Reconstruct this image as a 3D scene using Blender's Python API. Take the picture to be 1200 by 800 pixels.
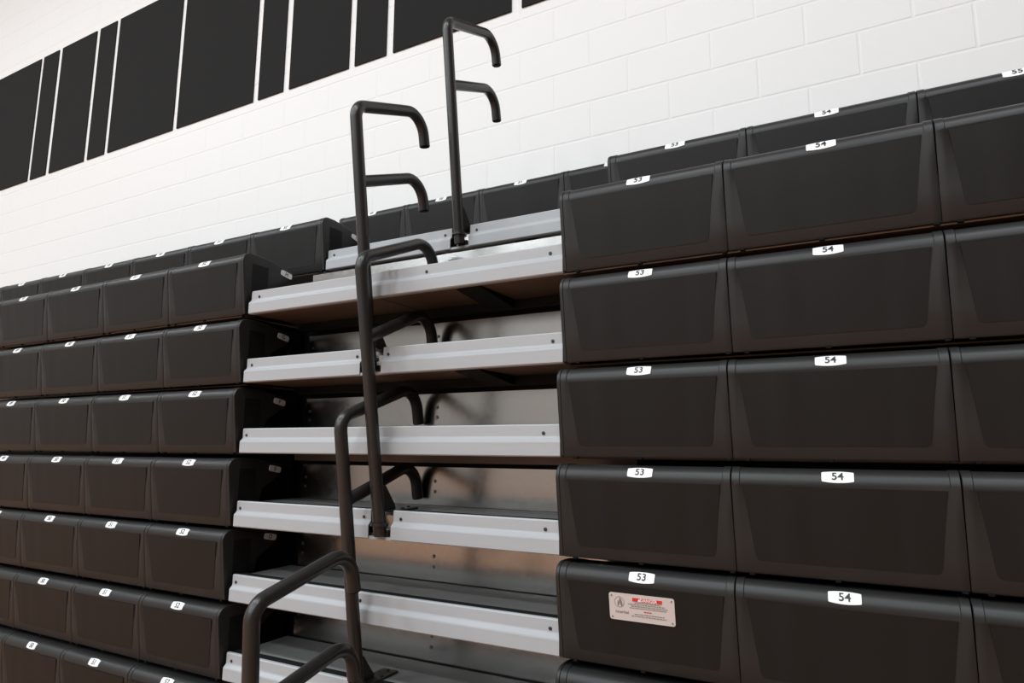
import bpy, bmesh, math
from mathutils import Matrix, Vector

for o in list(bpy.data.objects):
    bpy.data.objects.remove(o)
S = bpy.context.scene
COL = S.collection

# ------------------------------------------------------------------ camera
CAM = Vector((0.7535, -1.6800, -0.4902))
RX = Vector((0.87907, 0.47668, 0.00278))
RD = Vector((-0.07165, 0.13789, -0.98785))      # image "down"
RF = Vector((-0.47128, 0.86819, 0.15537))       # view direction
FPX = 772.9
cd = bpy.data.cameras.new('camera')
cam = bpy.data.objects.new('camera', cd)
COL.objects.link(cam)
M = Matrix.Identity(4)
for i in range(3):
    M[i][0], M[i][1], M[i][2], M[i][3] = RX[i], -RD[i], -RF[i], CAM[i]
cam.matrix_world = M
cd.sensor_width = 36.0
cd.lens = FPX / 1200 * 36
cd.clip_start = 0.02
S.camera = cam

def project(p):
    d = Vector(p) - CAM
    w = d.dot(RF)
    if w < 0.05:
        return None
    return (600 + FPX * d.dot(RX) / w, 400 + FPX * d.dot(RD) / w)

# ------------------------------------------------------------------ world, lights, exposure
W = bpy.data.worlds.new('gym_air')
W.use_nodes = True
W.node_tree.nodes['Background'].inputs[0].default_value = (1, 1, 1, 1)
W.node_tree.nodes['Background'].inputs[1].default_value = 0.02
S.world = W
S.view_settings.view_transform = 'Standard'
S.view_settings.look = 'None'
S.view_settings.exposure = 0.0
S.view_settings.gamma = 1.0
S.view_settings.use_curve_mapping = False
LIGHT_Z = 6.3
LIGHT_W = 160.0
for ix in range(5):
    for iy in range(4):
        L = bpy.data.lights.new('gym_ceiling_lamp', 'AREA')
        L.shape = 'RECTANGLE'
        L.size = 1.5
        L.size_y = 0.7
        L.energy = LIGHT_W
        L.color = (0.875, 0.955, 1.0)
        o = bpy.data.objects.new('gym_ceiling_lamp', L)
        o.location = (-12.0 + ix * 3.6, -3.6 - iy * 3.8, LIGHT_Z)
        COL.objects.link(o)

# ------------------------------------------------------------------ materials
def mat(name, color, rough=0.5, metal=0.0, spec=0.5, bump=None, var=None, coat=0.0):
    m = bpy.data.materials.new(name)
    m.use_nodes = True
    nt = m.node_tree
    b = nt.nodes['Principled BSDF']
    b.inputs['Base Color'].default_value = (*color, 1)
    b.inputs['Roughness'].default_value = rough
    b.inputs['Metallic'].default_value = metal
    b.inputs['Specular IOR Level'].default_value = spec
    if coat:
        b.inputs['Coat Weight'].default_value = coat
    tc = nt.nodes.new('ShaderNodeTexCoord')
    if bump:
        n = nt.nodes.new('ShaderNodeTexNoise')
        n.inputs['Scale'].default_value = bump[0]
        n.inputs['Detail'].default_value = 4
        nt.links.new(tc.outputs['Object'], n.inputs['Vector'])
        bp = nt.nodes.new('ShaderNodeBump')
        bp.inputs['Strength'].default_value = bump[1]
        bp.inputs['Distance'].default_value = bump[2]
        nt.links.new(n.outputs['Fac'], bp.inputs['Height'])
        nt.links.new(bp.outputs['Normal'], b.inputs['Normal'])
    if var:   # (scale vector, amount colour, amount rough)
        mp = nt.nodes.new('ShaderNodeMapping')
        mp.inputs['Scale'].default_value = var[0]
        nt.links.new(tc.outputs['Object'], mp.inputs['Vector'])
        n = nt.nodes.new('ShaderNodeTexNoise')
        n.inputs['Scale'].default_value = 1.0
        n.inputs['Detail'].default_value = 5
        nt.links.new(mp.outputs['Vector'], n.inputs['Vector'])
        r = nt.nodes.new('ShaderNodeMapRange')
        r.inputs['From Min'].default_value = 0.3
        r.inputs['From Max'].default_value = 0.7
        r.inputs['To Min'].default_value = 1 - var[1]
        r.inputs['To Max'].default_value = 1 + var[1]
        nt.links.new(n.outputs['Fac'], r.inputs['Value'])
        mx = nt.nodes.new('ShaderNodeMix')
        mx.data_type = 'RGBA'
        mx.blend_type = 'MULTIPLY'
        mx.inputs['Factor'].default_value = 1.0
        mx.inputs[6].default_value = (*color, 1)
        nt.links.new(r.outputs['Result'], mx.inputs[7])
        nt.links.new(mx.outputs[2], b.inputs['Base Color'])
        r2 = nt.nodes.new('ShaderNodeMapRange')
        r2.inputs['From Min'].default_value = 0.3
        r2.inputs['From Max'].default_value = 0.7
        r2.inputs['To Min'].default_value = rough - var[2]
        r2.inputs['To Max'].default_value = rough + var[2]
        nt.links.new(n.outputs['Fac'], r2.inputs['Value'])
        nt.links.new(r2.outputs['Result'], b.inputs['Roughness'])
    return m

def wood_floor_mat():
    m = bpy.data.materials.new('maple_floor')
    m.use_nodes = True
    nt = m.node_tree
    b = nt.nodes['Principled BSDF']
    tc = nt.nodes.new('ShaderNodeTexCoord')
    br = nt.nodes.new('ShaderNodeTexBrick')
    br.inputs['Color1'].default_value = (0.44, 0.195, 0.082, 1)
    br.inputs['Color2'].default_value = (0.37, 0.16, 0.066, 1)
    br.inputs['Mortar'].default_value = (0.16, 0.08, 0.035, 1)
    br.inputs['Scale'].default_value = 1.0
    br.inputs['Mortar Size'].default_value = 0.0012
    br.inputs['Brick Width'].default_value = 1.1
    br.inputs['Row Height'].default_value = 0.057
    nt.links.new(tc.outputs['Object'], br.inputs['Vector'])
    nt.links.new(br.outputs['Color'], b.inputs['Base Color'])
    b.inputs['Roughness'].default_value = 0.25
    return m

def plywood_mat():
    m = mat('plywood', (0.105, 0.062, 0.034), 0.6, var=((1.5, 18, 6), 0.18, 0.05))
    return m

M_WALL = mat('white_block_paint', (0.80, 0.80, 0.795), 0.5, bump=(220, 0.25, 0.0015))
M_ROOM = mat('white_wall_paint', (0.50, 0.50, 0.49), 0.6)
M_DARKROOM = mat('dark_unseen_wall', (0.12, 0.115, 0.11), 0.8)  # unseen right wall, darkened to cut light from that side
M_CEIL = mat('white_ceiling_paint', (0.35, 0.35, 0.35), 0.7)
M_FLOOR = wood_floor_mat()
M_FABRIC = mat('charcoal_acoustic_fabric', (0.022, 0.022, 0.022), 0.95, spec=0.1, bump=(900, 0.3, 0.001))
M_PLASTIC = mat('charcoal_plastic', (0.0185, 0.0178, 0.0174), 0.40, spec=0.33, bump=(600, 0.06, 0.0004), var=((4, 4, 3), 0.05, 0.02))
M_PANEL = mat('charcoal_pebbled_plastic', (0.0105, 0.0098, 0.0094), 0.43, spec=0.22, bump=(900, 0.12, 0.0004), var=((16, 4, 1.0), 0.12, 0.07))
M_CLIP = mat('black_clip', (0.006, 0.006, 0.006), 0.7, spec=0.1)
M_PLATE = mat('white_plate', (0.86, 0.86, 0.86), 0.35)
M_INK = mat('black_print', (0.01, 0.01, 0.01), 0.5)
M_NOSING = mat('light_grey_painted_aluminium', (0.402, 0.412, 0.427), 0.36, spec=0.26, var=((2, 40, 40), 0.02, 0.03))
M_GALV = mat('galvanised_steel', (0.39, 0.383, 0.373), 0.22, metal=1.0, var=((60, 60, 60), 0.05, 0.03))
M_TREAD = mat('grey_tread_coating', (0.20, 0.20, 0.195), 0.45, spec=0.4, var=((3, 30, 3), 0.06, 0.05))
M_STRIP = mat('matte_black_strip', (0.010, 0.010, 0.009), 0.9, spec=0.1)
M_PLY = plywood_mat()
M_STEEL = mat('black_frame_steel', (0.006, 0.006, 0.006), 0.6, spec=0.2)
M_BEAM = mat('beam_steel_brown_reflection', (0.10, 0.075, 0.06), 0.4, metal=0.6)  # brown of the reflected floor is painted into the steel colour
M_RAIL = mat('charcoal_powder_coat', (0.022, 0.0205, 0.0195), 0.29, spec=0.45, bump=(700, 0.05, 0.0004))
M_BLACK = mat('black_plastic_plug', (0.004, 0.004, 0.004), 0.8, spec=0.1)
M_BOLT = mat('zinc_bolt', (0.25, 0.25, 0.25), 0.35, metal=1.0)
M_BOLTK = mat('black_bolt', (0.02, 0.02, 0.02), 0.4)
M_SIGN = mat('pale_sign_plate', (0.60, 0.53, 0.50), 0.35)
M_RED = mat('red_print', (0.62, 0.03, 0.03), 0.45)
M_GREY = mat('grey_print', (0.22, 0.19, 0.18), 0.5)

# ------------------------------------------------------------------ helpers
def mesh(name, verts, faces, m, smooth=False):
    me = bpy.data.meshes.new(name)
    me.from_pydata([tuple(v) for v in verts], [], faces)
    bm = bmesh.new()
    bm.from_mesh(me)
    bmesh.ops.recalc_face_normals(bm, faces=bm.faces)
    bm.to_mesh(me)
    bm.free()
    if smooth:
        for p in me.polygons:
            p.use_smooth = True
        sharp_edges(me)
    me.materials.append(m)
    return me

def sharp_edges(me, ang=math.radians(35)):
    bm = bmesh.new()
    bm.from_mesh(me)
    for e in bm.edges:
        if len(e.link_faces) == 2:
            e.smooth = e.calc_face_angle(0) < ang
        else:
            e.smooth = False
    bm.to_mesh(me)
    bm.free()

def box_mesh(name, lo, hi, m, bevel=0.0, seg=1):
    bm = bmesh.new()
    bmesh.ops.create_cube(bm, size=1.0)
    for v in bm.verts:
        v.co = Vector([lo[i] + (v.co[i] + 0.5) * (hi[i] - lo[i]) for i in range(3)])
    if bevel:
        bmesh.ops.bevel(bm, geom=list(bm.edges), offset=bevel, segments=seg, profile=0.7, affect='EDGES')
    me = bpy.data.meshes.new(name)
    bm.to_mesh(me)
    bm.free()
    me.materials.append(m)
    return me

def link(name, data, parent=None, loc=(0, 0, 0)):
    o = bpy.data.objects.new(name, data)
    COL.objects.link(o)
    o.location = loc
    if parent:
        o.parent = parent
    return o

def thing(name, label, cat, loc=(0, 0, 0), group=None, data=None):
    o = link(name, data, None, loc)
    o['label'] = label
    o['category'] = cat
    if group:
        o['group'] = group
    return o

def prism_x(name, prof, x0, x1, m, smooth=False):
    """closed profile [(y,z)] extruded from x0 to x1"""
    n = len(prof)
    v = [(x0, y, z) for y, z in prof] + [(x1, y, z) for y, z in prof]
    f = [(i, (i + 1) % n, n + (i + 1) % n, n + i) for i in range(n)]
    f += [tuple(range(n)), tuple(range(2 * n - 1, n - 1, -1))]
    return mesh(name, v, f, m, smooth)

def offset_open(prof, d):
    out = []
    for i, p in enumerate(prof):
        a = Vector(prof[max(i - 1, 0)])
        b = Vector(prof[min(i + 1, len(prof) - 1)])
        t = (b - a).normalized()
        out.append((p[0] + t.y * d, p[1] - t.x * d))
    return out

def cyl_mesh(name, r, h, m, axis='Y', n=10, dome=0.0):
    """bolt head, base at 0 going to -axis direction (towards the viewer)"""
    v, f = [], []
    rings = [(r, 0.0), (r, h), (r * 0.7, h + dome)]
    for rr, hh in rings:
        for k in range(n):
            a = 2 * math.pi * k / n
            c, s = rr * math.cos(a), rr * math.sin(a)
            v.append({'Y': (c, -hh, s), 'Z': (c, s, hh), 'X': (hh, c, s)}[axis])
    for j in range(2):
        for k in range(n):
            f.append((j * n + k, j * n + (k + 1) % n, (j + 1) * n + (k + 1) % n, (j + 1) * n + k))
    f.append(tuple(range(n)))
    f.append(tuple(range(2 * n, 3 * n)))
    return mesh(name, v, f, m)

_text_cache = {}
def text_geometry(s, size):
    """verts (x, v) and faces for centred lettering"""
    key = (s, size)
    if key in _text_cache:
        return _text_cache[key]
    cu = bpy.data.curves.new('lettering', 'FONT')
    cu.body = s
    cu.size = size
    cu.align_x = 'CENTER'
    cu.align_y = 'CENTER'
    cu.offset = size * 0.016
    cu.resolution_u = 3
    o = bpy.data.objects.new('lettering', cu)
    COL.objects.link(o)
    dg = bpy.context.evaluated_depsgraph_get()
    me = o.evaluated_get(dg).to_mesh()
    v = [tuple(p.co) for p in me.vertices]
    f = [tuple(p.vertices) for p in me.polygons]
    o.evaluated_get(dg).to_mesh_clear()
    bpy.data.objects.remove(o)
    bpy.data.curves.remove(cu)
    _text_cache[key] = (v, f)
    return v, f

def text_mesh(name, s, size, m, fn, cuts=()):
    v, f = text_geometry(s, size)
    bm = bmesh.new()
    bv = [bm.verts.new((p[0], p[1], 0)) for p in v]
    for q in f:
        try:
            bm.faces.new([bv[i] for i in q])
        except ValueError:
            pass
    for c in cuts:
        bmesh.ops.bisect_plane(bm, geom=list(bm.verts) + list(bm.edges) + list(bm.faces),
                               plane_co=(0, c, 0), plane_no=(0, 1, 0))
    for p in bm.verts:
        p.co = Vector(fn(p.co.x, p.co.y))
    me = bpy.data.meshes.new(name)
    bm.to_mesh(me)
    bm.free()
    me.materials.append(m)
    return me

def tube_mesh(name, path, r, m, n=18, cap=True):
    """sweep a circle along planar path [(y,z)] in the plane x=0"""
    v, f = [], []
    for i, p in enumerate(path):
        a = Vector(path[max(i - 1, 0)])
        b = Vector(path[min(i + 1, len(path) - 1)])
        t = (b - a).normalized()
        nrm = Vector((-t.y, t.x))
        for k in range(n):
            g = 2 * math.pi * k / n
            q = Vector(p) + nrm * (r * math.cos(g))
            v.append((r * math.sin(g), q.x, q.y))
    for i in range(len(path) - 1):
        for k in range(n):
            f.append((i * n + k, i * n + (k + 1) % n, (i + 1) * n + (k + 1) % n, (i + 1) * n + k))
    if cap:
        f.append(tuple(range(n)))
        f.append(tuple(range((len(path) - 1) * n, len(path) * n)))
    return mesh(name, v, f, m, smooth=True)

def fillet(pts, radii, seg=9):
    """polyline with rounded corners"""
    out = [Vector(pts[0])]
    for i in range(1, len(pts) - 1):
        p, a, b = Vector(pts[i]), Vector(pts[i - 1]), Vector(pts[i + 1])
        u, w = (a - p).normalized(), (b - p).normalized()
        ang = u.angle(w)
        r = radii[i - 1]
        d = min(r / math.tan(ang / 2), (a - p).length * 0.95, (b - p).length * 0.95)
        r = d * math.tan(ang / 2)
        c = p + (u + w).normalized() * (r / math.sin(ang / 2))
        s, e = p + u * d - c, p + w * d - c
        a0 = math.atan2(s.y, s.x)
        a1 = math.atan2(e.y, e.x)
        da = (a1 - a0 + math.pi) % (2 * math.pi) - math.pi
        for k in range(seg + 1):
            g = a0 + da * k / seg
            out.append(c + Vector((math.cos(g), math.sin(g))) * r)
    out.append(Vector(pts[-1]))
    return [(p.x, p.y) for p in out]

def meet(a, b, c, d):
    """intersection of the lines ab and cd"""
    a, b, c, d = map(Vector, (a, b, c, d))
    r, s = b - a, d - c
    t = ((c - a).x * s.y - (c - a).y * s.x) / (r.x * s.y - r.y * s.x)
    return a + r * t

# ------------------------------------------------------------------ tier data (y of the front edge, z of the bottom edge)
PITCH = 0.4572
XA = -1.3122
TY = {-1: 0.9890, 0: 0.3899, 1: 0.0, 2: -0.0019, 3: 0.0, 4: -0.0049, 5: -0.0031, 6: -0.0076, 7: -0.0220, 8: -0.450}
TZ = {-1: 0.5257, 0: 0.2635, 1: -0.0015, 2: -0.2620, 3: -0.5217, 4: -0.7829, 5: -1.0395, 6: -1.3013, 7: -1.5617, 8: -1.8220}
DXR = {0: 0.0141, 1: 0.0069, 2: 0.0056, 3: -0.0061, 4: -0.0087, 5: -0.0119, 6: -0.012}
DXL = {0: 0.0072, 1: -0.0032, 2: 0.0013, 3: -0.0014, 4: 0.0007, 5: -0.0061, 6: 0.0036, 7: -0.0020}
FLOOR_Z = -1.95
WALL_Y = 1.2828
ROOM = (-16.0, 12.0, -17.0, 6.6)     # x0, x1, y front, z ceiling

# ------------------------------------------------------------------ room shell
def structure(name, me):
    o = link(name, me)
    o['kind'] = 'structure'
    return o
x0, x1, yf, zc = ROOM
structure('floor', box_mesh('floor', (x0 - .2, yf - .2, FLOOR_Z - .2), (x1 + .2, WALL_Y + .2, FLOOR_Z), M_FLOOR))
structure('ceiling', box_mesh('ceiling', (x0 - .2, yf - .2, zc), (x1 + .2, WALL_Y + .2, zc + .2), M_CEIL))
structure('wall_left', box_mesh('wall_left', (x0 - .2, yf, FLOOR_Z), (x0, WALL_Y, zc), M_ROOM))
structure('wall_right', box_mesh('wall_right', (x1, yf, FLOOR_Z), (x1 + .2, WALL_Y, zc), M_DARKROOM))
structure('wall_front', box_mesh('wall_front', (x0, yf - .2, FLOOR_Z), (x1, yf, zc), M_ROOM))
wall = structure('wall_back', box_mesh('wall_back', (x0, WALL_Y + 0.0012, FLOOR_Z), (x1, WALL_Y + .2, zc), M_WALL))

# painted concrete blocks: course k starts at BZ + k*BH, perpends every 2*BX, shifted by BX on odd courses
BZ, BH, BX0, BX = 1.0576, 0.1972, 0.4127, 0.2031
JOINT = 0.0042
blk = bpy.data.meshes.new('concrete_block')
bm = bmesh.new()
hx, hz = BX - JOINT, BH / 2 - JOINT
fr = [bm.verts.new(p) for p in ((-hx, .010, -hz), (hx, .010, -hz), (hx, .010, hz), (-hx, .010, hz))]
md = [bm.verts.new(p) for p in ((-hx, .0008, -hz), (hx, .0008, -hz), (hx, .0008, hz), (-hx, .0008, hz))]
c = 0.0032
ft = [bm.verts.new(p) for p in ((-hx + c, 0, -hz + c), (hx - c, 0, -hz + c), (hx - c, 0, hz - c), (-hx + c, 0, hz - c))]
for i in range(4):
    bm.faces.new((fr[i], fr[(i + 1) % 4], md[(i + 1) % 4], md[i]))
    bm.faces.new((md[i], md[(i + 1) % 4], ft[(i + 1) % 4], ft[i]))
bm.faces.new(ft)
bmesh.ops.recalc_face_normals(bm, faces=bm.faces)
bm.to_mesh(blk)
bm.free()
blk.materials.append(M_WALL)
blocks = []
for k in range(-15, 27):
    z = BZ + (k + 0.5) * BH
    for i in range(-34, 13):
        x = BX0 + BX * (2 * i + 1 + (k % 2))
        if not (x0 + .3 < x < x1 - .3):
            continue
        p = project((x, WALL_Y, z))
        q = project((x + BX, WALL_Y, z))
        vis = p and -25 < p[0] < 1240 and -25 < p[1] < 800 and z > 0.72
        size = abs(q[0] - p[0]) if (p and q) else 0
        top = 352 - 0.185 * p[0] if p else 0      # rough line of the seat backs in the picture
        if vis and p[1] > top + 22:
            vis = False
        blocks.append((-size if vis else 1, x, z))
blocks.sort()
single = [b for b in blocks if b[0] <= 0][:298]
rest = blocks[len(single):]
for _, x, z in single:
    link('concrete_block', blk, wall, (x, WALL_Y, z))
v, f = [], []
for _, x, z in rest:
    n = len(v)
    v += [(x + p.co.x, WALL_Y + p.co.y, z + p.co.z) for p in blk.vertices]
    f += [tuple(n + i for i in p.vertices) for p in blk.polygons]
me = bpy.data.meshes.new('concrete_blocks')
me.from_pydata(v, [], f)
me.materials.append(M_WALL)
o = link('concrete_blocks', me, wall)
o['kind'] = 'stuff'

# ------------------------------------------------------------------ acoustic panels on the wall
PZ0, PZ1 = 1.905, 3.128
PX = [(-6.79, -5.945, 'wide'), (-5.897, -5.638, 'narrow'), (-5.581, -5.037, 'medium'), (-4.984, -4.738, 'narrow'),
      (-4.688, -3.836, 'wide'), (-3.787, -2.941, 'wide'), (-2.889, -2.642, 'narrow'), (-2.585, -2.050, 'medium'),
      (-2.000, -1.744, 'narrow'), (-1.690, -0.855, 'wide'), (-0.790, 0.055, 'wide')]
PLAB = ['wide black acoustic panel cut by the left edge of the photo',
        'narrow black acoustic panel, first narrow one from the left on the white wall',
        'medium-width black acoustic panel between the first two narrow ones from the left',
        'narrow black acoustic panel, second narrow one from the left, beside the two wide panels',
        'wide black acoustic panel, left one of the two wide panels standing side by side',
        'wide black acoustic panel, right one of the two wide panels standing side by side',
        'narrow black acoustic panel, third narrow one from the left, just right of two wide panels',
        'medium-width black acoustic panel above the second handrail, between two narrow panels',
        'narrow black acoustic panel, fourth from the left, just left of the rearmost handrail',
        'wide black acoustic panel behind the top of the rearmost handrail',
        'acoustic panel showing only a lower corner at the top edge of the photo']
PF = (WALL_Y - 0.009 - CAM.y) / (1.263 - CAM.y)      # outlines were measured 0.02 in front of the wall
PZ0, PZ1 = CAM.z + (PZ0 - CAM.z) * PF, CAM.z + (PZ1 - CAM.z) * PF
for (a, b, kind), lab in zip(PX, PLAB):
    a, b = CAM.x + (a - CAM.x) * PF, CAM.x + (b - CAM.x) * PF
    w = b - a
    me = box_mesh('acoustic_panel', (0, -0.009, 0), (w, -0.0005, PZ1 - PZ0), M_FABRIC, 0.003, 2)
    thing('acoustic_panel', lab, 'acoustic panel', (a, WALL_Y, PZ0), 'black acoustic panels on the white wall', me)

# ------------------------------------------------------------------ seat modules
ARC_C, ARC_R = (0.012, 0.2075), 0.0360
def arc(a, r=ARC_R):
    return (ARC_C[0] + r * math.cos(a), ARC_C[1] + r * math.sin(a))
ARC_A = [math.radians(188 - 98 * i / 10) for i in range(11)]
FRONT = [(0.014, 0.0), (0.003, 0.0), (0.0, 0.004), (-0.008, 0.07), (-0.0165, 0.14)]
TOP = [(0.05, 0.2425), (0.10, 0.236), (0.16, 0.223), (0.222, 0.2075), (0.226, 0.203), (0.226, 0.192)]

def outer(rec=0.0):
    return FRONT + [arc(a, ARC_R - rec) for a in ARC_A] + [(TOP[0][0], TOP[0][1] - rec)] + TOP[1:]

def module_mesh(w):
    st = [(0.0010, 0.0012), (0.0022, 0.0), (0.019, 0.0), (0.0205, 0.0018), (w - 0.0205, 0.0018), (w - 0.019, 0.0), (w - 0.0022, 0.0), (w - 0.0010, 0.0012)]
    n = len(outer())
    v, f = [], []
    for x, rec in st:
        v += [(x, y + (0.0008 if rec == 0.0012 else 0), z) for y, z in outer(rec)]
    base = len(v)
    for x, rec in st:
        v += [(x, y, z) for y, z in offset_open(outer(rec), 0.0045)]
    for s in range(len(st) - 1):
        for i in range(n - 1):
            a = s * n + i
            f.append((a, a + 1, a + n + 1, a + n))
            f.append((base + a, base + a + n, base + a + n + 1, base + a + 1))
        for i in (0, n - 1):
            a = s * n + i
            f.append((a, a + n, base + a + n, base + a))
    for s in (0, len(st) - 1):
        for i in range(n - 1):
            a = s * n + i
            f.append((a, a + 1, base + a + 1, base + a))
    return mesh('seat_shell', v, f, M_PLASTIC, smooth=True)

def face_y(z):
    pts = FRONT[2:] + [arc(ARC_A[0])]
    for (ya, za), (yb, zb) in zip(pts, pts[1:]):
        if za <= z <= zb:
            return ya + (yb - ya) * (z - za) / (zb - za)
    return pts[-1][0]

def panel_mesh(w):
    """trapezoid pebbled field on the front face, rounded lower corners"""
    zt, zb, r = 0.2015, 0.030, 0.014
    tl, tr, bl, br_ = 0.026, w - 0.026, 0.046, w - 0.046
    out = [(tl, zt)]
    for k in range(6):
        a = math.radians(180 + 15 * 1.13 * k)
        out.append((bl + r + r * math.cos(a) - 0.001, zb + r + r * math.sin(a)))
    for k in range(6):
        a = math.radians(270 - 5 + 15 * 1.13 * k)
        out.append((br_ - r + r * math.cos(a) + 0.001, zb + r + r * math.sin(a)))
    out.append((tr, zt))
    bm = bmesh.new()
    bm.faces.new([bm.verts.new((x, z, 0)) for x, z in out])
    for cz in (0.07, 0.14, 0.105):
        bmesh.ops.bisect_plane(bm, geom=list(bm.verts) + list(bm.edges) + list(bm.faces), plane_co=(0, cz, 0), plane_no=(0, 1, 0))
    ext = bmesh.ops.extrude_face_region(bm, geom=list(bm.faces))
    moved = {e for e in ext['geom'] if isinstance(e, bmesh.types.BMVert)}
    for p in bm.verts:
        x, z = p.co.x, p.co.y
        p.co = Vector((x, face_y(z) + (-0.0011 if p in moved else 0.001), z))
    bmesh.ops.recalc_face_normals(bm, faces=bm.faces)
    me = bpy.data.meshes.new('front_panel')
    bm.to_mesh(me)
    bm.free()
    me.materials.append(M_PANEL)
    return me

PL_R = ARC_R - 0.0018 + 0.0016
PL_A = math.radians(149)
def on_nose(w, lift):
    def fn(x, t):
        a = PL_A - t / PL_R
        y, z = arc(a, PL_R + lift)
        return (w / 2 + x, y, z)
    return fn

def plate_mesh(w):
    fn0, fn1 = on_nose(w, 0), on_nose(w, -0.002)
    nu, nv = 14, 8
    HW = 0.0325
    v, f = [], []
    for fn in (fn0, fn1):
        for i in range(nu + 1):
            u = -1 + 2 * i / nu
            x = HW * math.sin(u * math.pi / 2) if abs(u) < 1 else HW * u
            h = 0.0145 - 0.0032 * (x / HW) ** 2 - (0.0022 if abs(u) == 1 else 0)
            for j in range(nv + 1):
                v.append(fn(x, h * (-1 + 2 * j / nv)))
    n1 = (nu + 1) * (nv + 1)
    for i in range(nu):
        for j in range(nv):
            a = i * (nv + 1) + j
            f.append((a, a + nv + 1, a + nv + 2, a + 1))
    for i in range(nu):
        for j in (0, nv):
            a = i * (nv + 1) + j
            f.append((a, a + nv + 1, a + nv + 1 + n1, a + n1))
    for i in (0, nu):
        for j in range(nv):
            a = i * (nv + 1) + j
            f.append((a, a + 1, a + 1 + n1, a + n1))
    return mesh('number_plate', v, f, M_PLATE, smooth=True)

END = [(0.006, 0.0), (0.0, 0.004), (-0.008, 0.07), (-0.0165, 0.14)] + [arc(a) for a in ARC_A] + \
      [(0.05, 0.2435), (0.10, 0.238), (0.16, 0.227), (0.222, 0.2125), (0.230, 0.205), (0.229, 0.186), (0.190, 0.160), (0.135, 0.128), (0.118, 0.06), (0.112, 0.0)]
CAPW = 0.010
def end_cap_mesh(side):
    """side +1: cap's outer face looks towards +x"""
    me = prism_x('end_cap', END, 0, CAPW, M_PLASTIC, smooth=True)
    bm = bmesh.new()
    bm.from_mesh(me)
    edges = [e for e in bm.edges if all(abs(vv.co.x - (CAPW if side > 0 else 0)) < 1e-6 for vv in e.verts)]
    bmesh.ops.bevel(bm, geom=edges, offset=0.003, segments=3, profile=0.5, affect='EDGES')
    bm.to_mesh(me)
    bm.free()
    for p in me.polygons:
        p.use_smooth = True
    sharp_edges(me)
    return me
def end_inset_mesh(side):
    xo = CAPW if side > 0 else 0.0
    return box_mesh('end_inset', (min(xo, xo + side * .002), 0.022, 0.07), (max(xo, xo + side * .002), 0.098, 0.205), M_PANEL, 0.0008)

CACHE = {}
def cached(key, fn, *a):
    if key not in CACHE:
        CACHE[key] = fn(*a)
    return CACHE[key]

CAP_R = end_cap_mesh(1)
CAP_L = end_cap_mesh(-1)
INSET_R, INSET_L = end_inset_mesh(1), end_inset_mesh(-1)
CLIP = box_mesh('clip', (-0.006, 0.0, -0.0045), (0.006, 0.012, 0.002), M_CLIP, 0.001)

def letter_plate_mesh():
    # lies on the aisle-side end cap, long side along y, follows the slope of the seat edge
    out = []
    for k in range(24):
        a = 2 * math.pi * k / 24
        c, s = math.cos(a), math.sin(a)
        out.append((0.029 * math.copysign(abs(c) ** 0.35, c), 0.0115 * math.copysign(abs(s) ** 0.45, s)))
    sl = math.radians(-11)
    prof = [(0.190 + y * math.cos(sl) - z * math.sin(sl), 0.199 + y * math.sin(sl) + z * math.cos(sl)) for y, z in out]
    return prism_x('letter_plate', prof, CAPW, CAPW + 0.002, M_PLATE)
LPLATE = letter_plate_mesh()
def letter_map(x, t):
    sl = math.radians(-11)
    return (CAPW + 0.0026, 0.190 + x * math.cos(sl) - t * math.sin(sl), 0.199 + x * math.sin(sl) + t * math.cos(sl))

def seat_module(row, x, number, label, group, cap=None, letter=None, clips=True):
    w = PITCH - (CAPW if cap else 0)
    xo = x + (CAPW if cap == 'left' else 0)
    t = thing('seat_module', label, 'bleacher seat', (xo, TY[row], TZ[row]), group)
    link('seat_shell', cached(('shell', w), module_mesh, w), t)
    link('front_panel', cached(('panel', w), panel_mesh, w), t)
    p = link('number_plate', cached(('plate', w), plate_mesh, w), t)
    link('digits', cached(('digits', number, w), lambda: text_mesh('digits', str(number), 0.0250, M_INK, on_nose(w, 0.0008),
                          (-0.006, -0.003, 0, 0.003, 0.006))), p)
    if clips:
        for cx in (0.034, 0.215, w - 0.010):
            link('clip', CLIP, t, (cx, 0.0, 0.0))
    if cap == 'right':
        e = link('end_cap', CAP_R, t, (w, 0, 0))
        link('end_inset', INSET_R, e)
        if letter:
            lp = link('letter_plate', LPLATE, t, (w, 0, 0))
            link('letter', cached(('letter', letter), lambda: text_mesh('letter', letter, 0.022, M_INK, letter_map)), lp)
    elif cap == 'left':
        e = link('end_cap', CAP_L, t, (-CAPW, 0, 0))
        link('end_inset', INSET_L, e)
    return t

ORD = ['topmost', 'second', 'third', 'fourth', 'fifth', 'sixth', 'seventh', 'eighth']
NTH = ['aisle-end', 'second', 'third', 'fourth', 'fifth', 'sixth', 'seventh', 'eighth']
# right block: tiers 0..6
for r in range(0, 7):
    tier_name = 'topmost tier' if r == 0 else ('lowest tier in view' if r == 6 else f'{ORD[r]} tier from top')
    for i in range(3):
        if r == 6 and i > 0:
            continue
        where = ['beside the aisle', 'next to seat 53', 'at right edge of photo'][i]
        seat_module(r, i * PITCH + DXR[r], 53 + i,
                    f'charcoal plastic seat {53 + i}, {tier_name}, right block, {where}',
                    'charcoal seats right of the aisle', 'left' if i == 0 else None)
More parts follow.
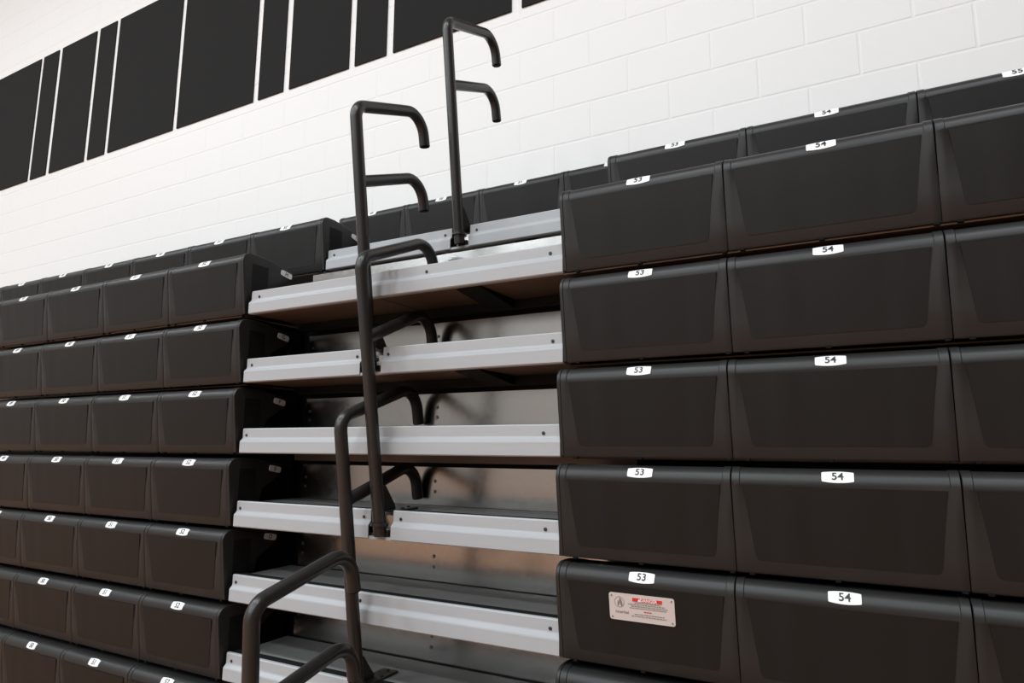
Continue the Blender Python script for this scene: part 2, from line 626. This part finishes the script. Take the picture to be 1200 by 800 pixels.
# left block: tiers 0..7
LETTER = {0: 'I', 1: 'H', 2: 'G', 3: 'F', 4: 'E', 5: 'D'}
COUNT = {0: 7, 1: 5, 2: 4, 3: 4, 4: 4, 5: 4, 6: 4, 7: 4}
for r in range(0, 8):
    tier_name = 'topmost tier' if r == 0 else ('lowest tier in view' if r == 7 else f'{ORD[r]} tier from top')
    for i in range(COUNT[r]):
        where = 'aisle-end' if i == 0 else f'{NTH[i]} from the aisle'
        extra = f', letter {LETTER[r]} on end' if (i == 0 and r in LETTER and r != 0) else ''
        seat_module(r, XA - (i + 1) * PITCH + DXL[r], 52 - i,
                    f'dark plastic seat, {where}, {tier_name}, left block{extra}',
                    'dark seats left of the aisle', 'right' if i == 0 else None, LETTER.get(r) if i == 0 else None)
# rear tier, seen across the head of the aisle
RB = [('dark rear seat partly hidden behind the topmost right-block seat, against the white wall', 1),
      ('dark rear seat right of the rearmost handrail, against the white wall', 0),
      ('dark rear seat directly behind the rearmost handrail, against the white wall', -1),
      ('dark rear seat left of the rearmost handrail, behind the topmost left-block seat end', -2)]
for lab, i in RB:
    seat_module(-1, -0.6422 + i * PITCH - PITCH / 2, 51 + i, lab, 'dark seats of the rear tier')

# ------------------------------------------------------------------ telescoping tiers: deck, tread, nosing, riser
NX0, NX1 = -1.297, -0.010
NOTCH = {0: (-0.647, -0.562), 2: (-0.735, -0.645), 4: (-0.672, -0.582), 6: (-0.738, -0.648), 8: (-0.675, -0.585)}
NOSE_OUT = [(0.0035, 0.0), (0.0, 0.0035), (0.0, 0.040), (0.0012, 0.044), (0.0105, 0.053), (0.012, 0.057), (0.012, 0.087), (0.0145, 0.0905), (0.024, 0.0905)]
NOSE_IN = [(0.024, 0.0865), (0.0165, 0.0865), (0.0155, 0.0855), (0.0155, 0.055), (0.0145, 0.051), (0.0045, 0.041), (0.0035, 0.039), (0.0035, 0.0035), (0.022, 0.0035), (0.022, 0.0)]
def nosing_mesh(a, b):
    return prism_x('nosing', NOSE_OUT + NOSE_IN, a, b, M_NOSING)
BOLT_N = cyl_mesh('bolt', 0.0052, 0.0015, M_BOLTK, 'Y', 10, 0.0012)
BOLT_R = cyl_mesh('riser_bolt', 0.0062, 0.002, M_BOLT, 'Y', 10, 0.002)
BOLT_T = cyl_mesh('tread_bolt', 0.006, 0.003, M_BOLTK, 'Z', 8, 0.001)
BOLT_X = {0: (-1.262, -0.678, -0.532, -0.045), 1: (-1.255, -0.48, -0.038), 2: (-1.27, -0.757, -0.625, -0.031), 3: (-1.277, -0.063),
          4: (-1.279, -0.70, -0.552, -0.056), 5: (-1.279, -0.705, -0.044), 6: (-1.27, -0.765, -0.62, -0.04), 7: (-1.27, -0.05), 8: (-1.27, -0.05)}
RISE_Y, DECK_X0, DECK_X1 = 0.297, -6.3, 1.95
TIER_LABEL = {0: 'topmost aisle tier with notched pale nosing under the rearmost handrail',
              1: 'aisle tier with bright nosing and brown plywood underside, second from the top',
              2: 'aisle tier with notched pale nosing, third from the top, under the second-highest handrail',
              3: 'fourth aisle tier from the top, unbroken pale nosing, speckled steel riser behind',
              4: 'fifth aisle tier from the top, notched pale nosing at a handrail foot',
              5: 'sixth aisle tier from the top, grey tread and orange-tinted steel riser',
              6: 'seventh aisle tier from the top, lowest pale nosing in view'}
def tier(r):
    NX1 = DXR.get(r, -0.01) - 0.0015
    deep = 0.62 if r == 0 else RISE_Y
    if r in TIER_LABEL:
        t = thing('bleacher_tier', TIER_LABEL[r], 'bleacher tier', (0, TY[r], TZ[r]), 'telescoping tiers of the aisle')
    else:                                   # aisle tiers below the view, grouped apart as structure
        t = link(f'trim_{r - 3}', None, None, (0, TY[r], TZ[r]))
        t['kind'] = 'structure'
    # nosing, split at the handrail notch
    if r in NOTCH:
        a, b = NOTCH[r]
        link('nosing', nosing_mesh(NX0, a), t)
        link('nosing', nosing_mesh(b, NX1), t)
        link('notch_lip', box_mesh('notch_lip', (a, 0.004, 0.0), (b, 0.03, 0.009), M_NOSING), t)
        link('notch_plate', box_mesh('notch_plate', (a - .01, 0.052, 0.004), (b + .01, 0.058, 0.070), M_GALV), t)
    else:
        link('nosing', nosing_mesh(NX0, NX1), t)
    for bx in BOLT_X[r]:
        link('bolt', BOLT_N, t, (bx, 0.0115, 0.0655))
    # plywood boards under the deck, joint at the aisle middle
    xs = [-1.300, -0.680, NX1]
    for a, b in zip(xs, xs[1:]):
        link('plywood_board', box_mesh('plywood_board', (a + .003, 0.0235, 0.001), (b - .003, deep, 0.016), M_PLY), t)
    # tread plate and flat black strip between it and the nosing
    a0, a1 = NX0 + 0.004, NX1 - 0.002
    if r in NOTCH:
        link('dark_strip', box_mesh('dark_strip', (a0, 0.0255, 0.074), (NOTCH[r][0], 0.062, 0.0890), M_STRIP), t)
        link('dark_strip', box_mesh('dark_strip', (NOTCH[r][1], 0.0255, 0.074), (a1, 0.062, 0.0890), M_STRIP), t)
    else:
        link('dark_strip', box_mesh('dark_strip', (a0, 0.0255, 0.074), (a1, 0.062, 0.0890), M_STRIP), t)
    link('tread_plate', box_mesh('tread_plate', (a0, 0.0625, 0.070), (a1, deep - 0.013, 0.082), M_TREAD), t)
    # steel frame below
    link('rear_beam', box_mesh('rear_beam', (-1.28, deep - 0.045, -0.030), (NX1, deep - 0.020, 0.000), M_BEAM if r >= 3 else M_STEEL), t)  # same beams: lower ones carry the painted brown reflection, upper ones plain black
    if r < 3:
        y1, w0 = deep - 0.046, 0.045
        v = [(-0.330 + sx * w0, y, z) for sx in (-1, 1) for y, z in ((0.030, 0.0008), (y1, 0.0008), (y1, -0.030), (0.030, -0.003))]
        link('cantilever_beam', mesh('cantilever_beam', v, [(0, 1, 2, 3), (4, 5, 6, 7), (0, 1, 5, 4), (1, 2, 6, 5), (2, 3, 7, 6), (3, 0, 4, 7)], M_STEEL), t)
    # riser of galvanised sheet at the back of the tread
    if r > 0:
        link('riser', box_mesh('riser', (-1.272, deep - 0.002, 0.060), (NX1, deep + 0.001, 0.2155), M_GALV), t)
        for bx in (-1.252, -0.625):
            for bz in (0.166, 0.130):
                link('riser_bolt', BOLT_R, t, (bx, deep - 0.002, bz))
    return t
for r in range(0, 9):
    tier(r)

# side decks and frames of the telescoping tiers, left and right of the aisle
for name, a, b, post in (('trim_1', DECK_X0, -1.345, -1.36), ('trim_2', 0.004, DECK_X1, 0.14)):
    u = link(name, None)
    u['kind'] = 'structure'
    for r in range(0, 8):
        deep = 0.62 if r == 0 else RISE_Y
        y0, z0 = TY[r], TZ[r]
        link('seat_board', box_mesh('seat_board', (a, y0 + (0.009 if r < 2 else 0.055), z0 - 0.0050), (b, y0 + deep, z0 - 0.0008), M_PLY), u)
        link('frame_sheet', box_mesh('frame_sheet', (a if a < 0 else .15, y0 + deep + .008, z0 + 0.002), (b, y0 + deep + 0.012, z0 + (0.180 if r == 1 else 0.236)), M_STEEL), u)
        if a > 0:                           # the aisle's risers and beams run on a little behind the seats
            xa = DXR.get(r, -0.01) - 0.0015
            if r > 0:
                link('riser_end', box_mesh('riser_end', (xa, y0 + deep - 0.002, z0 + 0.060), (0.128, y0 + deep + 0.001, z0 + 0.2155), M_GALV), u)
            if r >= 3:
                link('beam_end', box_mesh('beam_end', (xa, y0 + deep - 0.045, z0 - 0.030), (0.130, y0 + deep - 0.020, z0 - 0.0052), M_BEAM), u)
        link('frame_post', box_mesh('frame_post', (post - 0.014, y0 + deep + 0.014, z0 - 0.010), (post + 0.014, y0 + deep + 0.032, z0 + (0.180 if r == 1 else 0.238)), M_STEEL), u)

# added black sheet behind the tiers, blocks light and the lit wall
light_block = link('trim_3', box_mesh('trim_3', (DECK_X0, 0.336, FLOOR_Z), (DECK_X1, 0.344, 0.190), M_STEEL))
light_block['kind'] = 'structure'

# ------------------------------------------------------------------ aisle handrails
TUBE_R = 0.0203
RAILS = [
    (5, 0, -0.607, (0.395, 0.302), (0.285, 1.134), (0.453, 1.232), (0.592, 1.290), (0.676, 1.186), (0.334, 0.916), (0.597, 1.034), (0.680, 0.923),
     'rearmost dark grey handrail, rising highest against the wall above the topmost aisle tier'),
    (4, 2, -0.690, (-0.001, -0.223), (-0.112, 0.555), (-0.010, 0.675), (0.168, 0.747), (0.268, 0.648), (-0.039, 0.396), (0.180, 0.487), (0.274, 0.391),
     'second-highest dark grey handrail, standing on the third aisle tier from the top'),
    (3, 4, -0.632, (0.004, -0.758), (-0.125, 0.046), (-0.021, 0.142), (0.148, 0.215), (0.262, 0.150), (-0.037, -0.132), (0.159, -0.045), (0.267, -0.134),
     'middle dark grey handrail, its foot in the notch of the fifth aisle tier'),
    (2, 6, -0.695, (-0.002, -1.201), (-0.117, -0.475), (0.046, -0.349), (0.160, -0.310), (0.279, -0.413), (-0.030, -0.645), (0.138, -0.589), (0.285, -0.676),
     'second-lowest dark grey handrail, its foot on the seventh aisle tier'),
    (1, 8, -0.632, (-0.465, -1.064), (-0.471, -0.987), (-0.344, -0.852), (-0.229, -0.822), (-0.104, -0.917), (-0.271, -1.092), (-0.187, -1.072), (-0.089, -1.166),
     'nearest and lowest dark grey handrail, cut by the lower edge of the photo'),
]
COLLAR = tube_mesh('base_collar', [(0.0, 0.0), (0.0, 0.009)], 0.0285, M_RAIL, 18)
for k, r, X, pb, pt, a1, a2, tip, b0, b1, btip, lab in RAILS:
    zr, yr = TZ[r], TY[r]
    k0 = (X + 0.011 - CAM.x) / (X - CAM.x)          # points were measured in the plane x = X; the rail stands 11 mm nearer the right block
    X += 0.011
    pb, pt, a1, a2, tip, b0, b1, btip = [(CAM.y + (p[0] - CAM.y) * k0, CAM.z + (p[1] - CAM.z) * k0) for p in (pb, pt, a1, a2, tip, b0, b1, btip)]
    t = thing('aisle_handrail', lab, 'handrail', (X, yr, zr), 'handrails along the middle of the aisle')
    rel = lambda p: (p[0] - yr, p[1] - zr)
    if k == 1:
        pb = (-0.445, -1.70)
    pole = (Vector(pt) - Vector(pb)).normalized()
    s = (zr + 0.014 - pb[1]) / pole.y
    foot = Vector(pb) + pole * s
    T = meet(pb, pt, a1, a2)
    hook = Vector((-0.20, 1.0))
    E = meet(a1, a2, tip, Vector(tip) + hook)
    path = fillet([rel(foot), rel(T), rel(E), rel(tip)], [0.050, 0.075], 10)
    link('upright_rail', tube_mesh('upright_rail', path, TUBE_R, M_RAIL), t)
    B = meet(pb, pt, b0, b1)
    E2 = meet(b0, b1, btip, Vector(btip) + hook)
    path2 = fillet([rel(B), rel(E2), rel(btip)], [0.075], 10)
    link('lower_arm', tube_mesh('lower_arm', path2, TUBE_R * 0.985, M_RAIL), t)
    for e, c in ((tip, E), (btip, E2)):
        d = (Vector(e) - Vector(c)).normalized()
        p0 = Vector(rel(e)) - d * 0.006
        p1 = Vector(rel(e)) + d * 0.003
        link('tube_plug', tube_mesh('tube_plug', [tuple(p0), tuple(p1)], TUBE_R * 0.86, M_BLACK), t)
    # foot: collar, socket, gusset behind the pole and plate on the tread
    fy = foot.x - yr
    link('base_collar', COLLAR, t, (0, fy - pole.x * -0.03, 0.044))
    link('socket', box_mesh('socket', (-0.024, max(fy - 0.014, 0.004), 0.0095), (0.024, 0.050, 0.030), M_RAIL, 0.002), t)
    g = [(0.006, 0.090), (0.066, 0.090), (0.062, 0.104), (0.014, 0.166), (-0.008, 0.166)]
    link('gusset', prism_x('gusset', [(y, z) for y, z in g], -0.004, 0.004, M_RAIL), t)
    pl = link('foot_plate', box_mesh('foot_plate', (-0.030, 0.020, 0.0835), (0.030, 0.155, 0.0895), M_RAIL, 0.0015), t)
    for bx, by in ((-0.018, 0.085), (0.018, 0.085), (0.0, 0.140)):
        link('plate_bolt', BOLT_T, pl, (bx, by, 0.0895))

# ------------------------------------------------------------------ warning sign riveted to seat 53
def sign_at(x, z, d):
    return (x, TY[5] + face_y(z) - d, TZ[5] + z)
SX0, SX1, SZ0, SZ1 = 0.137, 0.303, 0.1185, 0.1845
sx, sz = (SX0 + SX1) / 2, (SZ0 + SZ1) / 2
slope = math.atan2(face_y(SZ0) - face_y(SZ1), SZ1 - SZ0)
sg = thing('warning_sign', 'small pale warning sign with red danger banner on the lower seat number 53', 'sign', sign_at(sx, sz, 0.0018))
sg.rotation_euler = (slope, 0, 0)
hw, hh = (SX1 - SX0) / 2, (SZ1 - SZ0) / 2
out = []
for cx, cz, a0 in ((hw, hh, 0), (-hw, hh, 90), (-hw, -hh, 180), (hw, -hh, 270)):
    for k in range(5):
        a = math.radians(a0 + 22.5 * k)
        rr = 0.006
        out.append((cx - math.copysign(rr, cx) + rr * math.cos(a), cz - math.copysign(rr, cz) + rr * math.sin(a)))
n = len(out)
v = [(x, 0.0, z) for x, z in out] + [(x, -0.0015, z) for x, z in out]
f = [(i, (i + 1) % n, n + (i + 1) % n, n + i) for i in range(n)] + [tuple(range(n)), tuple(range(n, 2 * n))]
link('sign_plate', mesh('sign_plate', v, f, M_SIGN), sg)
link('red_banner', box_mesh('red_banner', (-0.022, -0.0021, 0.0165), (0.053, -0.0014, 0.0250), M_RED), sg)
link('banner_text', text_mesh('banner_text', 'DANGER', 0.0108, M_PLATE, lambda x, t: (0.019 + x, -0.0024, 0.0206 + t)), sg)
v = [(-0.0085, -0.0024, 0.0172), (-0.0005, -0.0024, 0.0172), (-0.0045, -0.0024, 0.0243)]
link('warning_triangle', mesh('warning_triangle', v, [(0, 1, 2)], M_PLATE), sg)
# fine print too small to read: rows of short dashes, one printed mesh
v, f = [], []
rows = [(0.0125, -0.016, 0.048), (0.0080, -0.034, 0.060), (0.0035, -0.026, 0.066), (-0.0010, -0.030, 0.062),
        (-0.0155, -0.018, 0.058), (-0.0205, -0.026, 0.064)]
seed = 7
for z, xa, xb in rows:
    x = xa
    while x < xb:
        seed = (seed * 1103515245 + 12345) % 2147483648
        L = 0.002 + 0.006 * (seed / 2147483648)
        b = len(v)
        v += [(x, -0.0021, z), (min(x + L, xb), -0.0021, z), (min(x + L, xb), -0.0021, z + 0.0022), (x, -0.0021, z + 0.0022)]
        f.append((b, b + 1, b + 2, b + 3))
        x += L + 0.0014
o = link('fine_print', mesh('fine_print', v, f, M_GREY), sg)
o['kind'] = 'stuff'
v, f = [], []
for k in range(3):
    x = 0.006 + k * 0.0068
    b = len(v)
    v += [(x, -0.0021, -0.0085), (x + 0.0058, -0.0021, -0.0085), (x + 0.0058, -0.0021, -0.0058), (x, -0.0021, -0.0058)]
    f.append((b, b + 1, b + 2, b + 3))
link('red_line', mesh('red_line', v, f, M_RED), sg)
# round emblem: ring, two leaf shapes, and the maker's line below it
v, f = [], []
for k in range(28):
    a = 2 * math.pi * k / 28
    for rr in (0.0128, 0.0116):
        v.append((-0.056 + rr * math.cos(a), -0.0021, 0.0115 + rr * 1.05 * math.sin(a)))
for k in range(28):
    a, b = 2 * k, 2 * ((k + 1) % 28)
    f.append((a, b, b + 1, a + 1))
link('emblem_ring', mesh('emblem_ring', v, f, M_GREY), sg)
for cx, cz, rx, rz, tl in ((-0.0520, 0.0112, 0.0030, 0.0112, 0.25), (-0.0585, 0.0085, 0.0026, 0.0068, -0.15)):
    v = []
    for k in range(16):
        a = 2 * math.pi * k / 16
        px, pz = rx * math.cos(a), rz * math.sin(a)
        v.append((cx + px * math.cos(tl) - pz * math.sin(tl), -0.0021, cz + px * math.sin(tl) + pz * math.cos(tl)))
    link('emblem_leaf', mesh('emblem_leaf', v, [tuple(range(16))], M_GREY), sg)
link('maker_text', text_mesh('maker_text', 'interkal', 0.0105, M_GREY, lambda x, t: (-0.050 + x * 1.1, -0.0021, -0.0125 + t)), sg)
RIV = cyl_mesh('rivet', 0.0022, 0.0008, M_BOLT, 'Y', 10, 0.0008)
for cx in (-hw + .007, hw - .007):
    for cz in (-hh + .007, hh - .007):
        link('rivet', RIV, sg, (cx, -0.0015, cz))
